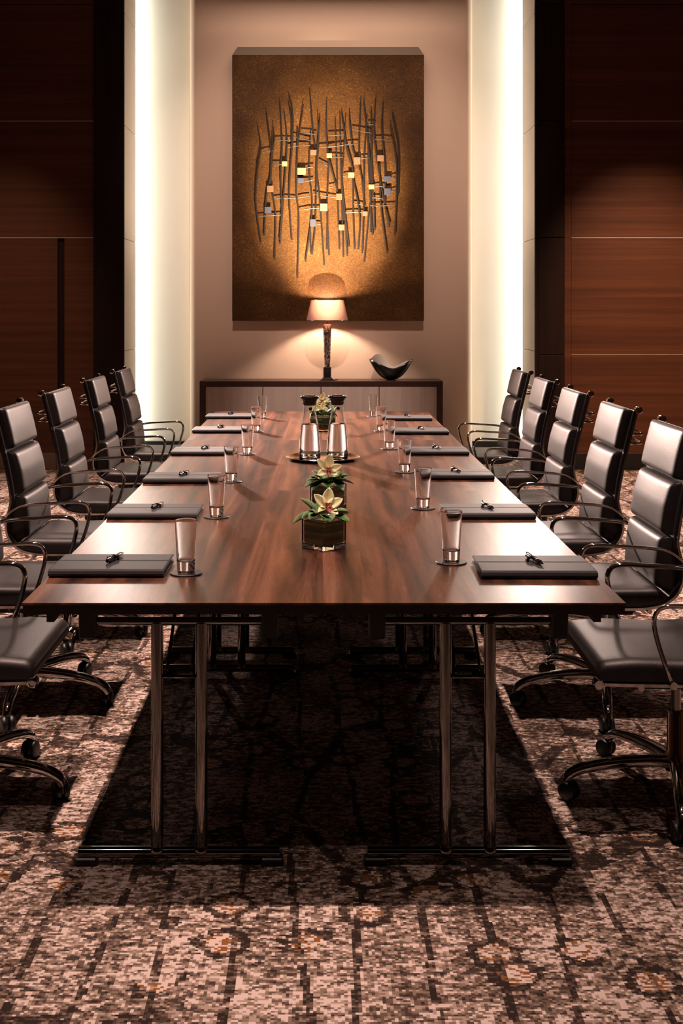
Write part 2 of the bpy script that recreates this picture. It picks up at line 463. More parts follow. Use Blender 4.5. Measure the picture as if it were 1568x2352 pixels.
# right dark panelled wall
PR0 = (1312 - VX) * WALL_D / F; PR1 = (1295 - VX) * WALL_D / F
g = G()
for z0, z1 in zip(levels, levels[1:]):
    g.box(PR0, 5.4, WALL_D, WALL_D + 0.06, z0 + 0.004 if z0 else 0, z1 - 0.004)
g.box(XR + 0.045, 5.4, WALL_D + 0.03, WALL_D + 0.09, 0, CEIL, mi=1)
struct(g, 'wall_right_panelling', [M['panel'], M['pier']], 'dark stained wood panelled wall right of the alcove', 'wall')
g = G(); g.box(PR1, PR0 - 0.004, WALL_D - 0.012, WALL_D + 0.028, 0, CEIL, 0.003)
struct(g, 'trim_4', M['panel'], 'narrow wood stile beside the right wall panels', 'trim')
g = G()
for z0, z1 in zip(levels, levels[1:]):
    g.box(XR + 0.03, PR1 - 0.004, WALL_D - 0.03, WALL_D + 0.028, z0 + 0.003 if z0 else 0, z1 - 0.003, 0.003)
g.box(XR + 0.001, XR + 0.028, WALL_D - 0.03, WALL_D + 0.028, 0, CEIL)
struct(g, 'trim_5', M['pier'], 'black wood pier right of the bright alcove', 'trim')
for i, z in enumerate(seams[:3]):
    g = G(); g.box(PR0, 5.4, WALL_D - 0.003, WALL_D + 0.01, z - 0.0026, z + 0.0026)
    struct(g, 'trim_%d' % (6 + i), M['inlay'], ('low', 'middle', 'high')[i] + ' thin metal inlay on the right panelled wall', 'trim')
# baseboards
g = G(); g.box(XL - 0.0, CX0 + 0.0, RECESS_D - 0.005, RECESS_D + 0.03, 0, 0.165, 0.004)
struct(g, 'baseboard_left', M['black'], 'black baseboard along the left bright recess', 'baseboard')
g = G(); g.box(CX1, XR, RECESS_D - 0.005, RECESS_D + 0.03, 0, 0.165, 0.004)
struct(g, 'baseboard_right', M['black'], 'black baseboard along the right bright recess', 'baseboard')
g = G(); g.box(CX0 + 0.02, CX1 - 0.02, PANEL_D - 0.014, PANEL_D + 0.002, 0, 0.14, 0.003)
struct(g, 'baseboard_back', M['black'], 'black baseboard behind the sideboard', 'baseboard')
g = G(); g.box(-5.2, gapx0 - 0.01, WALL_D - 0.016, WALL_D + 0.002, 0, 0.155, 0.003)
struct(g, 'baseboard_far_left', M['tan'], 'tan baseboard along the left panelled wall', 'baseboard')
g = G(); g.box(PR0, 5.4, WALL_D - 0.016, WALL_D + 0.002, 0, 0.155, 0.003)
struct(g, 'baseboard_far_right', M['black'], 'black baseboard along the right panelled wall', 'baseboard')
# room sides, front and ceiling
g = G(); g.box(-5.3, -5.2, -4.2, 12.4, 0, CEIL); struct(g, 'wall_left', M['panel'], 'dark wood side wall on the left', 'wall')
g = G(); g.box(5.4, 5.5, -4.2, 12.4, 0, CEIL); struct(g, 'wall_right', M['panel'], 'dark wood side wall on the right', 'wall')
g = G(); g.box(-5.2, 5.4, -4.3, -4.2, 0, CEIL); struct(g, 'wall_front', M['panel'], 'dark wood wall behind the viewer', 'wall')
# ceiling with a recessed trough above the painting
TX0, TX1, TY0, TY1, TZ = -0.95, 1.27, 10.7, 11.1, CEIL + 0.15
g = G()
g.box(-5.3, TX0, -4.3, 12.4, CEIL, CEIL + 0.1); g.box(TX1, 5.5, -4.3, 12.4, CEIL, CEIL + 0.1)
g.box(TX0, TX1, -4.3, TY0, CEIL, CEIL + 0.1); g.box(TX0, TX1, TY1, 12.4, CEIL, CEIL + 0.1)
g.box(TX0 - 0.05, TX0, TY0, TY1, CEIL + 0.1, TZ); g.box(TX1, TX1 + 0.05, TY0, TY1, CEIL + 0.1, TZ)
g.box(TX0, TX1, TY0 - 0.05, TY0, CEIL + 0.1, TZ); g.box(TX0, TX1, TY1, TY1 + 0.05, CEIL + 0.1, TZ)
g.box(TX0 - 0.05, TX1 + 0.05, TY0 - 0.05, TY1 + 0.05, TZ, TZ + 0.05)
struct(g, 'ceiling', M['ceiling'], 'dim painted ceiling with a recessed light trough', 'ceiling')

# ------------------------------------------------------------------ folding tables
TOP = 0.74
LEN, D0 = 1.9, 3.083
XT = (-0.768, 0.0085, 0.787)
def make_table(name, x0, x1, y0, label, outer):
    cx = (x0 + x1) / 2
    root = empty(name, (cx, y0, 0))
    tag(root, label, 'table', 'folding conference tables pushed together')
    w = (x1 - x0) / 2 - 0.00005
    g = G()
    # top: rounded outer corner, thin shadow gap at joints
    g.box(-w, w, 0.00005, LEN - 0.00005, TOP - 0.006, TOP)
    o = g.build('table_top', M['table'], root)
    g = G(); g.box(-w + 0.002, w - 0.002, 0.003, LEN - 0.003, TOP - 0.03, TOP - 0.006)
    g.box(-w + 0.05, -w + 0.07, 0.06, LEN - 0.06, TOP - 0.065, TOP - 0.03)
    g.box(w - 0.07, w - 0.05, 0.06, LEN - 0.06, TOP - 0.065, TOP - 0.03)
    g.build('table_edge', M['edge'], root)
    for yy, back in ((0.147, 1), (LEN - 0.105, -1)):
        fb = G(); fb.tube([(-0.222, yy, 0.655), (0.222, yy, 0.655)], 0.011, 14)
        frame = fb.build('top_rail', M['legchrome'], root)
        for sx in (-1, 1):
            hb = G(); hb.box(sx * 0.245 - 0.022, sx * 0.245 + 0.022, yy - 0.025, yy + 0.025, 0.612, TOP - 0.03, 0.004)
            hb.build('hinge_bracket', M['plastic'], root)
            lg = G(); lg.tube([(sx * 0.0595, yy, 0.04), (sx * 0.0595, yy, 0.652)], 0.0165, 20)
            lg.lathe([(0.0165, 0.0), (0.021, -0.012), (0.021, -0.016)], 20, 0, (sx * 0.0595, yy, 0.05))
            leg = lg.build('leg', M['legchrome'], root)
            br = G(); br.tube(smooth_path([(sx * 0.0435, yy, 0.50), (sx * 0.038, yy + back * 0.012, 0.515), (sx * 0.034, yy + back * 0.035, 0.54),
                                           (sx * 0.034, yy + back * 0.2, 0.64), (sx * 0.034, yy + back * 0.3, 0.706)], 4), 0.0048, 8)
            br.build('brace_rod', M['legchrome'], root)
        ft = G(); ft.tube([(-0.27, yy, 0.032), (0.27, yy, 0.032)], 0.0155, 16)
        foot = ft.build('foot_bar', M['legchrome'], root)
        for sx in (-1, 1):
            fp = G(); fp.box(sx * 0.25 - 0.03, sx * 0.25 + 0.03, yy - 0.018, yy + 0.018, 0.0, 0.022, 0.004)
            fp.build('glide', M['plastic'], foot)
        cb = G(); cb.tube([(-0.043, yy, 0.505), (0.043, yy, 0.505)], 0.005, 8)
        cb.build('cross_tie', M['legchrome'], root)
    return root
tl = [('folding table at the near left corner of the long table', 'folding table at the near right corner of the long table'),
      ('folding table in the middle of the long table, left half', 'folding table in the middle of the long table, right half'),
      ('folding table at the far left end by the sideboard', 'folding table at the far right end by the sideboard')]
for k in range(3):
    for s in range(2):
        make_table('folding_table', XT[s], XT[s + 1], D0 + k * LEN, 'walnut and chrome ' + tl[k][s], s)

# ------------------------------------------------------------------ chairs
RAIL = [(0, .423), (.05, .421), (.2, .418), (.34, .417), (.40, .421), (.45, .434), (.49, .462), (.513, .50), (.521, .54), (.515, .585),
        (.503, .63), (.50, .67), (.518, .78), (.545, .898), (.583, 1.047)]
UC = 0.295
def L(u, y, z): return (UC - u, y, z)       # chair space: +x is forward
def lerp_curve(c, n):
    P = [Vector((a, b, 0)) for a, b in c]
    ln = [0]
    for a, b in zip(P, P[1:]): ln.append(ln[-1] + (b - a).length)
    out = []
    for i in range(n):
        t = ln[-1] * i / (n - 1)
        for k in range(len(P) - 1):
            if t <= ln[k + 1] + 1e-9:
                f = (t - ln[k]) / max(1e-9, ln[k + 1] - ln[k]); out.append(P[k].lerp(P[k + 1], f)); break
    return out
def cushion(back, front, width, r_end=0.02, r_side=0.028, nv=22, nu=16, belly=0.006):
    g = G(); B = lerp_curve(back, nv); Fr = lerp_curve(front, nv)
    # re-space so that edges get more rings
    def sp(n):
        return [0.5 - 0.5 * math.cos(PI * i / (n - 1)) for i in range(n)]
    Ls = sum((a - b).length for a, b in zip(Fr, Fr[1:]))
    vsn = sp(nv); usn = sp(nu)
    def samp(C, t):
        x = t * (nv - 1); k = min(int(x), nv - 2); return C[k].lerp(C[k + 1], x - k)
    def rnd(d, r):
        if d >= r: return 1.0
        q = 1 - d / r; return math.sqrt(max(0, 1 - q * q))
    vs = []
    for t in vsn:
        b = samp(B, t); f = samp(Fr, t); th = (f - b).length; dirn = (f - b) / max(th, 1e-6)
        dv = min(t, 1 - t) * Ls
        for s in usn:
            y = (s - 0.5) * width; du = min(s, 1 - s) * width
            k = th - r_side * 0.8 * (1 - rnd(du, r_side)) - r_end * 0.9 * (1 - rnd(dv, r_end))
            k += belly * math.sin(PI * s) ** 0.7 * math.sin(PI * t) ** 0.7
            p = b + dirn * max(k, th * 0.15)
            vs.append(L(p.x, y, p.y))
    o = len(vs)
    for t in vsn:
        b = samp(B, t)
        for s in usn: vs.append(L(b.x, (s - 0.5) * width, b.y))
    fs = []
    for i in range(nv - 1):
        for j in range(nu - 1):
            a = i * nu + j
            fs.append((a, a + 1, a + nu + 1, a + nu)); fs.append((o + a, o + a + nu, o + a + nu + 1, o + a + 1))
    for i in range(nv - 1):
        for j in (0, nu - 1):
            a = i * nu + j; fs.append((a, a + nu, o + a + nu, o + a))
    for j in range(nu - 1):
        for i in (0, nv - 1):
            a = i * nu + j; fs.append((a, a + 1, o + a + 1, o + a))
    g.add(vs, fs, 0, True)
    return g

def make_chair():
    root = empty('office_chair')
    seat_b = [(0.0, .430), (.2, .426), (.36, .426), (.455, .44)]
    seat_f = [(-0.012, .478), (.1, .487), (.25, .481), (.40, .483), (.452, .488)]
    cushion(seat_b, seat_f, .50, 0.035, 0.03, 24, 18, .004).build('seat_pad', M['leather'], root, sharp=60)
    backs = [([(.497, .475), (.512, .54), (.506, .60), (.495, .668)], [(.425, .488), (.430, .56), (.437, .62), (.446, .672)]),
             ([(.495, .676), (.515, .78), (.537, .866)], [(.447, .682), (.463, .78), (.487, .866)]),
             ([(.539, .876), (.558, .95), (.579, 1.045)], [(.489, .878), (.508, .96), (.534, 1.062)])]
    for (b, f), nm in zip(backs, ('lumbar_pad', 'back_pad', 'head_pad')):
        cushion(b, f, .455, 0.02, 0.028, 22, 18, .006).build(nm, M['leather'], root, sharp=60)
    # thin sling that carries the pads between the rails
    g = G(); rp = smooth_path([(u, 0, z) for u, z in RAIL], 3); vs = []; fs = []
    for i, p in enumerate(rp):
        t = (rp[min(i + 1, len(rp) - 1)] - rp[max(i - 1, 0)]).normalized(); nrm = Vector((-t.z, 0, t.x))
        for q in (0.004, 0.012):
            pp = p + nrm * q
            for y in (-.248, .248): vs.append(L(pp.x, y, pp.z))
    for i in range(len(rp) - 1):
        a = i * 4; b_ = a + 4
        fs += [(a, a + 1, b_ + 1, b_), (a + 2, b_ + 2, b_ + 3, a + 3), (a, b_, b_ + 2, a + 2), (a + 1, a + 3, b_ + 3, b_ + 1)]
    fs += [(0, 2, 3, 1), (len(vs) - 4, len(vs) - 3, len(vs) - 1, len(vs) - 2)]
    g.add(vs, fs, 0, True); g.build('sling', M['leather'], root)
    sec = [(-.007, -.0045), (0, -.0055), (.007, -.0045), (.007, .0045), (0, .0055), (-.007, .0045)]
    for sy in (-1, 1):
        g = G(); path = [L(p.x, sy * .256, p.z) for p in smooth_path([(u, 0, z) for u, z in RAIL], 5)]
        g.sweep(path, sec, 0, up=(0, 0, 1))
        for u, z in ((-.004, .424), (.588, 1.052)):
            mt = Matrix.Translation(L(u, sy * .256, z)) @ Matrix.Rotation(PI / 2, 4, 'X')
            g.lathe([(0, -.016), (.013, -.016), (.0165, -.012), (.0165, .012), (.013, .016), (.009, .0165), (.008, .012), (0, .012)], 20, 0, mat=mt)
        g.build('side_rail', M['chrome'], root)
        g = G(); y = sy * .277
        ap = [(.524, .572), (.505, .598), (.46, .628), (.40, .640), (.30, .6455), (.215, .6505), (.178, .647), (.157, .632), (.150, .60), (.163, .54), (.187, .47), (.206, .428)]
        pts = [L(u, y - (sy * .012 if i in (0, len(ap) - 1) else 0), z) for i, (u, z) in enumerate(ap)]
        g.tube(smooth_path(pts, 6), .0105, 12, 0, flat=.62, up=(0, 0, 1))
        for u, z in ((.524, .572), (.206, .424)):
            mt = Matrix.Translation(L(u, sy * .268, z)) @ Matrix.Rotation(PI / 2, 4, 'X')
            g.lathe([(0, -.014), (.011, -.014), (.012, -.01), (.012, .01), (.011, .014), (0, .014)], 16, 0, mat=mt)
        g.build('armrest', M['chrome'], root)
    # back stretcher handle, seat stretchers
    g = G()
    for z, uu, dep in ((.945, .565, .042), (.905, .556, .048)):
        g.tube(smooth_path([L(uu - .006, -.256, z), L(uu + .01, -.25, z), L(uu + dep, -.225, z + .004), L(uu + dep, .225, z + .004), L(uu + .01, .25, z), L(uu - .006, .256, z)], 4), .006, 10)
    g.build('back_stretcher', M['chrome'], root)
    g = G()
    for u in (.12, .40):
        g.tube([L(u, -.256, .408), L(u, .256, .408)], .009, 10)
    g.box(UC - .40, UC - .12, -.03, .03, .395, .412, .004)
    g.build('seat_stretcher', M['chrome'], root)
    g = G(); g.box(UC - .40, UC - .17, -.07, .07, .345, .398, .012); g.box(UC - .33, UC - .25, -.10, .10, .36, .385, .006)
    g.build('tilt_mechanism', M['plastic'], root)
    g = G(); g.tube([L(.25, -.07, .37), L(.245, -.17, .372), L(.24, -.24, .366)], .005, 8); g.box(UC - .255, UC - .225, -.27, -.235, .36, .371, .003)
    g.build('lift_lever', M['plastic'], root)
    g = G(); g.tube([(0, 0, .25), (0, 0, .35)], .0145, 16); g.build('gas_spring', M['gas'], root)
    g = G(); g.lathe([(0, .08), (.034, .08), (.04, .09), (.036, .125), (.028, .14), (.027, .255), (.024, .262), (.0145, .262)], 24)
    g.build('column', M['chrome'], root)
    for k in range(5):
        a = k * 2 * PI / 5; ca, sa = math.cos(a), math.sin(a)
        path = [(.02, .108), (.09, .112), (.17, .110), (.25, .102), (.305, .090), (.338, .072), (.352, .05)]
        pts = smooth_path([(q * ca, q * sa, z) for q, z in path], 4)
        n = len(pts); scl = [(1.25 - .45 * i / (n - 1), 1.35 - .45 * i / (n - 1)) for i in range(n)]
        sec2 = [(-.017, -.012), (-.011, -.015), (.011, -.015), (.017, -.012), (.0185, 0), (.014, .010), (.005, .0135), (-.005, .0135), (-.014, .010), (-.0185, 0)]
        g = G(); g.sweep(pts, sec2, 0, up=(0, 0, 1), scale=scl)
        leg = g.build('base_leg', M['chrome'], root, sharp=50)
        g = G()
        cx, cy = .345 * ca, .345 * sa
        sw = a + 2.3 + k * 1.1
        for s_ in (-1, 1):
            mt = Matrix.Translation((cx, cy, .029)) @ Matrix.Rotation(sw, 4, 'Z') @ Matrix.Translation((0.012, s_ * .0135, 0)) @ Matrix.Rotation(PI / 2, 4, 'X')
            g.lathe([(0, -.010), (.02, -.010), (.0265, -.008), (.029, -.003), (.029, .003), (.0265, .008), (.02, .010), (0, .010)], 22, 0, mat=mt)
        mt = Matrix.Translation((cx, cy, .029)) @ Matrix.Rotation(sw, 4, 'Z')
        g.box(-.012, .02, -.0045, .0045, -.005, .03, .002, mat=mt)
        g.tube([(cx, cy, .045), (cx, cy, .07)], .007, 10)
        g.build('caster', M['plastic'], leg)
    return root

proto = make_chair()
ordn = ['nearest', 'second nearest', 'third nearest', 'third farthest', 'second farthest', 'farthest']
right_ch = [(3.685, .80, 4), (4.56, .785, 7), (5.50, .805, 2), (6.49, .82, 5), (7.50, .847, 0), (8.52, .867, 3)]
left_ch = [(3.70, -.83, -10), (4.59, -.84, -14), (5.51, -.857, -9), (6.54, -.875, -12), (7.64, -.877, -6), (8.67, -.872, -10)]
chair_notes_r = ['black leather swivel chair nearest the viewer on the right, back cut off by the frame',
                 'black leather chair with back at right frame edge, beside the nearest right folder',
                 'high-backed black leather chair, second whole back from the right frame edge',
                 'black leather chair fourth from the viewer along the right table side',
                 'black leather chair second farthest along the right side, before the pale alcove edge',
                 'farthest black leather chair on the right, back against the bright alcove']
chair_notes_l = ['black leather swivel chair nearest the viewer on the left, seat and arm in frame',
                 'black leather chair on the left beside the nearest folder, only seat and arms in view',
                 'black leather chair with back at left frame edge',
                 'black leather chair fourth from the viewer along the left table side',
                 'black leather chair second farthest along the left, back against dark panelling',
                 'farthest black leather chair on the left, back overlapping the bright alcove']
first = True
def swivel(o, deg):
    pass
for side, lst, notes in ((1, right_ch, chair_notes_r), (-1, left_ch, chair_notes_l)):
    for (D, X0, br), lab in zip(lst, notes):
        if first: c = proto; first = False
        else: c = copy_tree(proto)
        tag(c, lab, 'chair', 'high-back leather chairs around the table')
        c.location = (X0 + side * UC, D, 0)
        c.rotation_euler = (0, 0, PI if side > 0 else 0)
        ang = math.radians(br)
        for ch in [x for x in bpy.data.objects if x.parent == c and x.name.startswith('base_leg')]:
            ch.rotation_euler = (0, 0, ang)

# ------------------------------------------------------------------ folders, pens, coasters, glasses
FW, FD, FT = .325, .23, .022
def make_folder():
    root = empty('folder')
    g = G()
    # padded cover wrapped round the front spine, open at the back
    sec = [(-FD / 2, .004), (-FD / 2 - .003, .011), (-FD / 2, .0185), (-FD / 2 + .012, FT), (-FD / 2 + .12, FT - .0005), (-FD / 2 + .128, FT - .002), (-FD / 2 + .134, FT - .0005), (FD / 2 - .004, FT - .002),
           (FD / 2, FT - .004), (FD / 2, FT - .0065), (-FD / 2 + .012, FT - .005), (-FD / 2 + .006, .011), (-FD / 2 + .012, .0045), (FD / 2, .004), (FD / 2, .0), (-FD / 2 + .008, .0)]
    n = len(sec); xs = [-FW / 2, -FW / 2 + .003, FW / 2 - .003, FW / 2]; vs = []; fs = []
    for i, x in enumerate(xs):
        for y, z in sec:
            k = .9 if i in (0, 3) else 1
            vs.append((x, y, .011 + (z - .011) * k))
    for i in range(3):
        for q in range(n):
            q2 = (q + 1) % n; fs.append((i * n + q, (i + 1) * n + q, (i + 1) * n + q2, i * n + q2))
    fs += [tuple(range(n)), tuple(range(3 * n, 4 * n))[::-1]]
    g.add(vs, fs, 0, False); g.build('cover', M['folder'], root)
    g = G(); g.box(-FW / 2 + .006, FW / 2 - .006, -FD / 2 + .008, FD / 2 - .004, .005, FT - .007); g.build('notepad', M['paper'], root)
    g = G(); g.tube([(-.012, .018, FT - .001), (-.011, .018, FT + .009), (0, .018, FT + .013), (.011, .018, FT + .009), (.012, .018, FT - .001)], .0045, 8, flat=.35, up=(0, 1, 0))
    g.build('pen_loop', M['folder'], root)
    return root
def make_pen():
    root = empty('pen')
    R = Matrix.Rotation(PI / 2, 4, 'X')
    g = G(); g.lathe([(0, -.052), (.0055, -.050), (.0062, -.03), (.0062, .0), (.0066, .002), (.0066, .05), (.004, .056), (0, .057)], 14, mat=R); g.build('barrel', M['pen'], root)
    g = G(); g.lathe([(.0054, .051), (.002, .068), (.0006, .072), (0, .072)], 12, mat=R)
    g.lathe([(.0069, -.002), (.0071, 0), (.0071, .003), (.0069, .005)], 14, mat=R); g.build('tip', M['chrome'], root)
    g = G(); g.tube(smooth_path([(0, .05, .006), (0, .048, .011), (0, .03, .0098), (0, .012, .008)], 3), .0022, 8, flat=.6); g.build('clip', M['chrome'], root)
    return root
def make_coaster():
    g = G(); R0 = .046
    g.lathe([(0, 0), (R0 - .001, 0), (R0, .001), (R0, .003), (R0 - .001, .004), (0, .004)], 40)
    return g.build('coaster', M['coaster'])
def make_glass():
    g = G(); h = .15
    def wall(r0, z0, r1, z1):
        return [(r0 + (r1 - r0) * t, z0 + (z1 - z0) * t) for t in (0, .02, .06, .2, .4, .6, .8, .94, .98, 1)]
    g.lathe([(0, .0005), (.021, .0), (.0222, .0002), (.0240, .0011)] + wall(.0248, .0028, .0325, h - .0015) + [(.0322, h - .0003), (.0317, h), (.0312, h - .0003)]
            + wall(.0309, h - .0015, .0243, .0375) + [(.0228, .0338), (.0195, .0318), (.012, .0311), (0, .031)], 48)
    return g.build('drinking_glass', M['glass'])

words = ['nearest', 'second', 'third', 'fourth', 'fifth', 'farthest']
def ordl(i, side): return ('%s from the front on the %s side' % (words[i], side)) if 0 < i < 5 else ('%s the viewer on the %s side' % ('nearest' if i == 0 else 'farthest from', side))
fl = [(-.603, 3.485), (-.6035, 4.41), (-.604, 5.28), (-.604, 6.265), (-.613, 7.365), (-.620, 8.295)]
fr = [(.6155, 3.465), (.612, 4.41), (.607, 5.395), (.605, 6.275), (.610, 7.285), (.591, 8.155)]
f0, p0 = make_folder(), make_pen()
cl = [(427, 1316), (497, 1187), (531, 1106), (568, 1043), (588, 991), (602, 960)]
cr = [(1036, 1291), (971, 1167), (929, 1084), (894, 1031), (875, 990), (857, 956)]
c0, g0 = make_coaster(), make_glass()
first = True
for side, lst, cs in (('left', fl, cl), ('right', fr, cr)):
    for i, (x, y) in enumerate(lst):
        f = f0 if first else copy_tree(f0); p = p0 if first else copy_tree(p0)
        f.location = (x, y, TOP + .0004); f.rotation_euler = (0, 0, math.radians(random.uniform(-.6, .6)))
        tag(f, 'charcoal leatherette folder lying on the table, ' + ordl(i, side), 'folder', 'meeting folders along the table')
        sg = -1 if side == 'left' else 1
        p.location = (x + (.005 if side == 'right' else .0), y + .02, TOP + FT + .0072)
        p.rotation_euler = (0, 0, math.radians(sg * 13 + (180 if sg < 0 else 0)))
        tag(p, 'black pen with chrome tip on the folder, ' + ordl(i, side), 'pen', 'pens on the folders')
        cpx, cpy = cs[i]; D = (EYE - TOP - .002) * F / (cpy - VY); X = (cpx - VX) * D / F
        co = c0 if first else copy_tree(c0); gl = g0 if first else copy_tree(g0)
        co.location = (X, D, TOP + .0003)
        gl.location = (X, D, TOP + .0047); gl.rotation_euler = (0, 0, i)
        tag(co, 'round dark coaster under a glass, ' + ordl(i, side), 'coaster', 'coasters under the glasses')
        tag(gl, 'tapered thick-based water glass on a coaster, ' + ordl(i, side), 'glass', 'drinking glasses along the table')
        first = False

# ------------------------------------------------------------------ tray and carafes
TD = 6.0; TXC = (741.5 - VX) * TD / F
g = G()
g.lathe([(0, .004), (.145, .004), (.150, .0045), (.168, .013), (.184, .0165), (.1855, .0150), (.1855, .0135), (.170, .0105), (.152, .0), (0, .0)], 64)
tray = g.build('serving_tray', M['steel'], None, (TXC, TD, TOP + .0004))
tag(tray, 'round polished steel tray under the two carafes', 'tray')
def make_carafe():
    root = empty('water_carafe')
    g = G()
    outp = [(0, 0.0), (.050, 0), (.0545, .003), (.0555, .012), (.0535, .05), (.049, .11), (.043, .165), (.0355, .205), (.0318, .23), (.0312, .25), (.034, .277), (.038, .295)]
    inn = [(.0362, .294), (.0322, .277), (.0294, .25), (.030, .23), (.0337, .205), (.0412, .165), (.0472, .11), (.0517, .05), (.0525, .024), (.050, .017), (0, .015)]
    g.lathe(outp + inn, 48); g.build('glass_body', M['glass'], root)
    g = G(); g.lathe([(0, .0154), (.0497, .0174), (.0521, .024), (.0513, .05), (.0468, .11), (.0408, .165), (.0402, .172), (.0388, .173), (0, .1725)], 48)
    g.build('water', M['water'], root)
    g = G(); g.lathe([(0, .268), (.030, .268), (.0315, .272), (.0335, .282), (.032, .284), (.0355, .288), (.034, .290), (.0375, .294), (.0385, .299), (.0455, .302), (.0465, .311), (.044, .315), (.034, .314), (.030, .308), (0, .306)], 40)
    st = g.build('stopper', M['rubber'], root)
    g = G(); mt = Matrix.Translation((.004, -.0325, .252)) @ Matrix.Rotation(PI / 2, 4, 'X')
    g.lathe([(0, -.001), (.0085, -.001), (.0085, .0015), (0, .0015)], 20, mat=mt); g.build('emblem', M['rubber'], root)
    g = G(); g.lathe([(0, .3145), (.030, .3145), (.0335, .316), (.030, .3185), (0, .319)], 32); g.build('lid_cap', M['steel'], st)
    return root
k0 = make_carafe()
tag(k0, 'glass water carafe with black stopper on the tray, left one', 'carafe', 'water carafes on the tray')
k0.location = ((711 - VX) * TD / F, TD - .01, TOP + .0049)
k1 = copy_tree(k0); tag(k1, 'glass water carafe with black stopper on the tray, right one')
k1.location = ((774.5 - VX) * (TD + .0) / F, TD + .02, TOP + .0049); k1.rotation_euler = (0, 0, .0)

# ------------------------------------------------------------------ flower arrangements
def petal_mesh(g, base, direction, normal, length, width, curl=0.3, mi=0, n=8, m=5, tipw=1.0, cup=0.25, cols=None):
    d = Vector(direction).normalized(); nn = Vector(normal); nn = (nn - d * nn.dot(d)).normalized(); s = d.cross(nn)
    vs = []; fs = []; o = len(g.v)
    for side in (0, 1):
        for i in range(n + 1):
            t = i / n
            w = width * (math.sin(PI * min(1, t * .94 + .06)) ** .75) * (1 - .15 * t) + .0006
            up = curl * length * (t * t) 
            for j in range(m):
                q = j / (m - 1) * 2 - 1
                p = Vector(base) + d * (length * t * (1 - .12 * t * abs(curl))) + s * (w * .5 * q) + nn * (up + cup * w * q * q - side * .0008)
                vs.append(p)
                if cols is not None: cols.append(max(0, (abs(q) - .6) / .4) ** 3 * .45)
    N = (n + 1) * m
    for i in range(n):
        for j in range(m - 1):
            a = i * m + j
            fs.append((a, a + 1, a + m + 1, a + m)); fs.append((N + a, N + a + m, N + a + m + 1, N + a + 1))
        for j in (0, m - 1):
            a = i * m + j; fs.append((a, a + m, N + a + m, N + a))
    for j in range(m - 1):
        for i in (0, n): a = i * m + j; fs.append((a, a + 1, N + a + 1, N + a))
    g.add(vs, fs, mi, True)

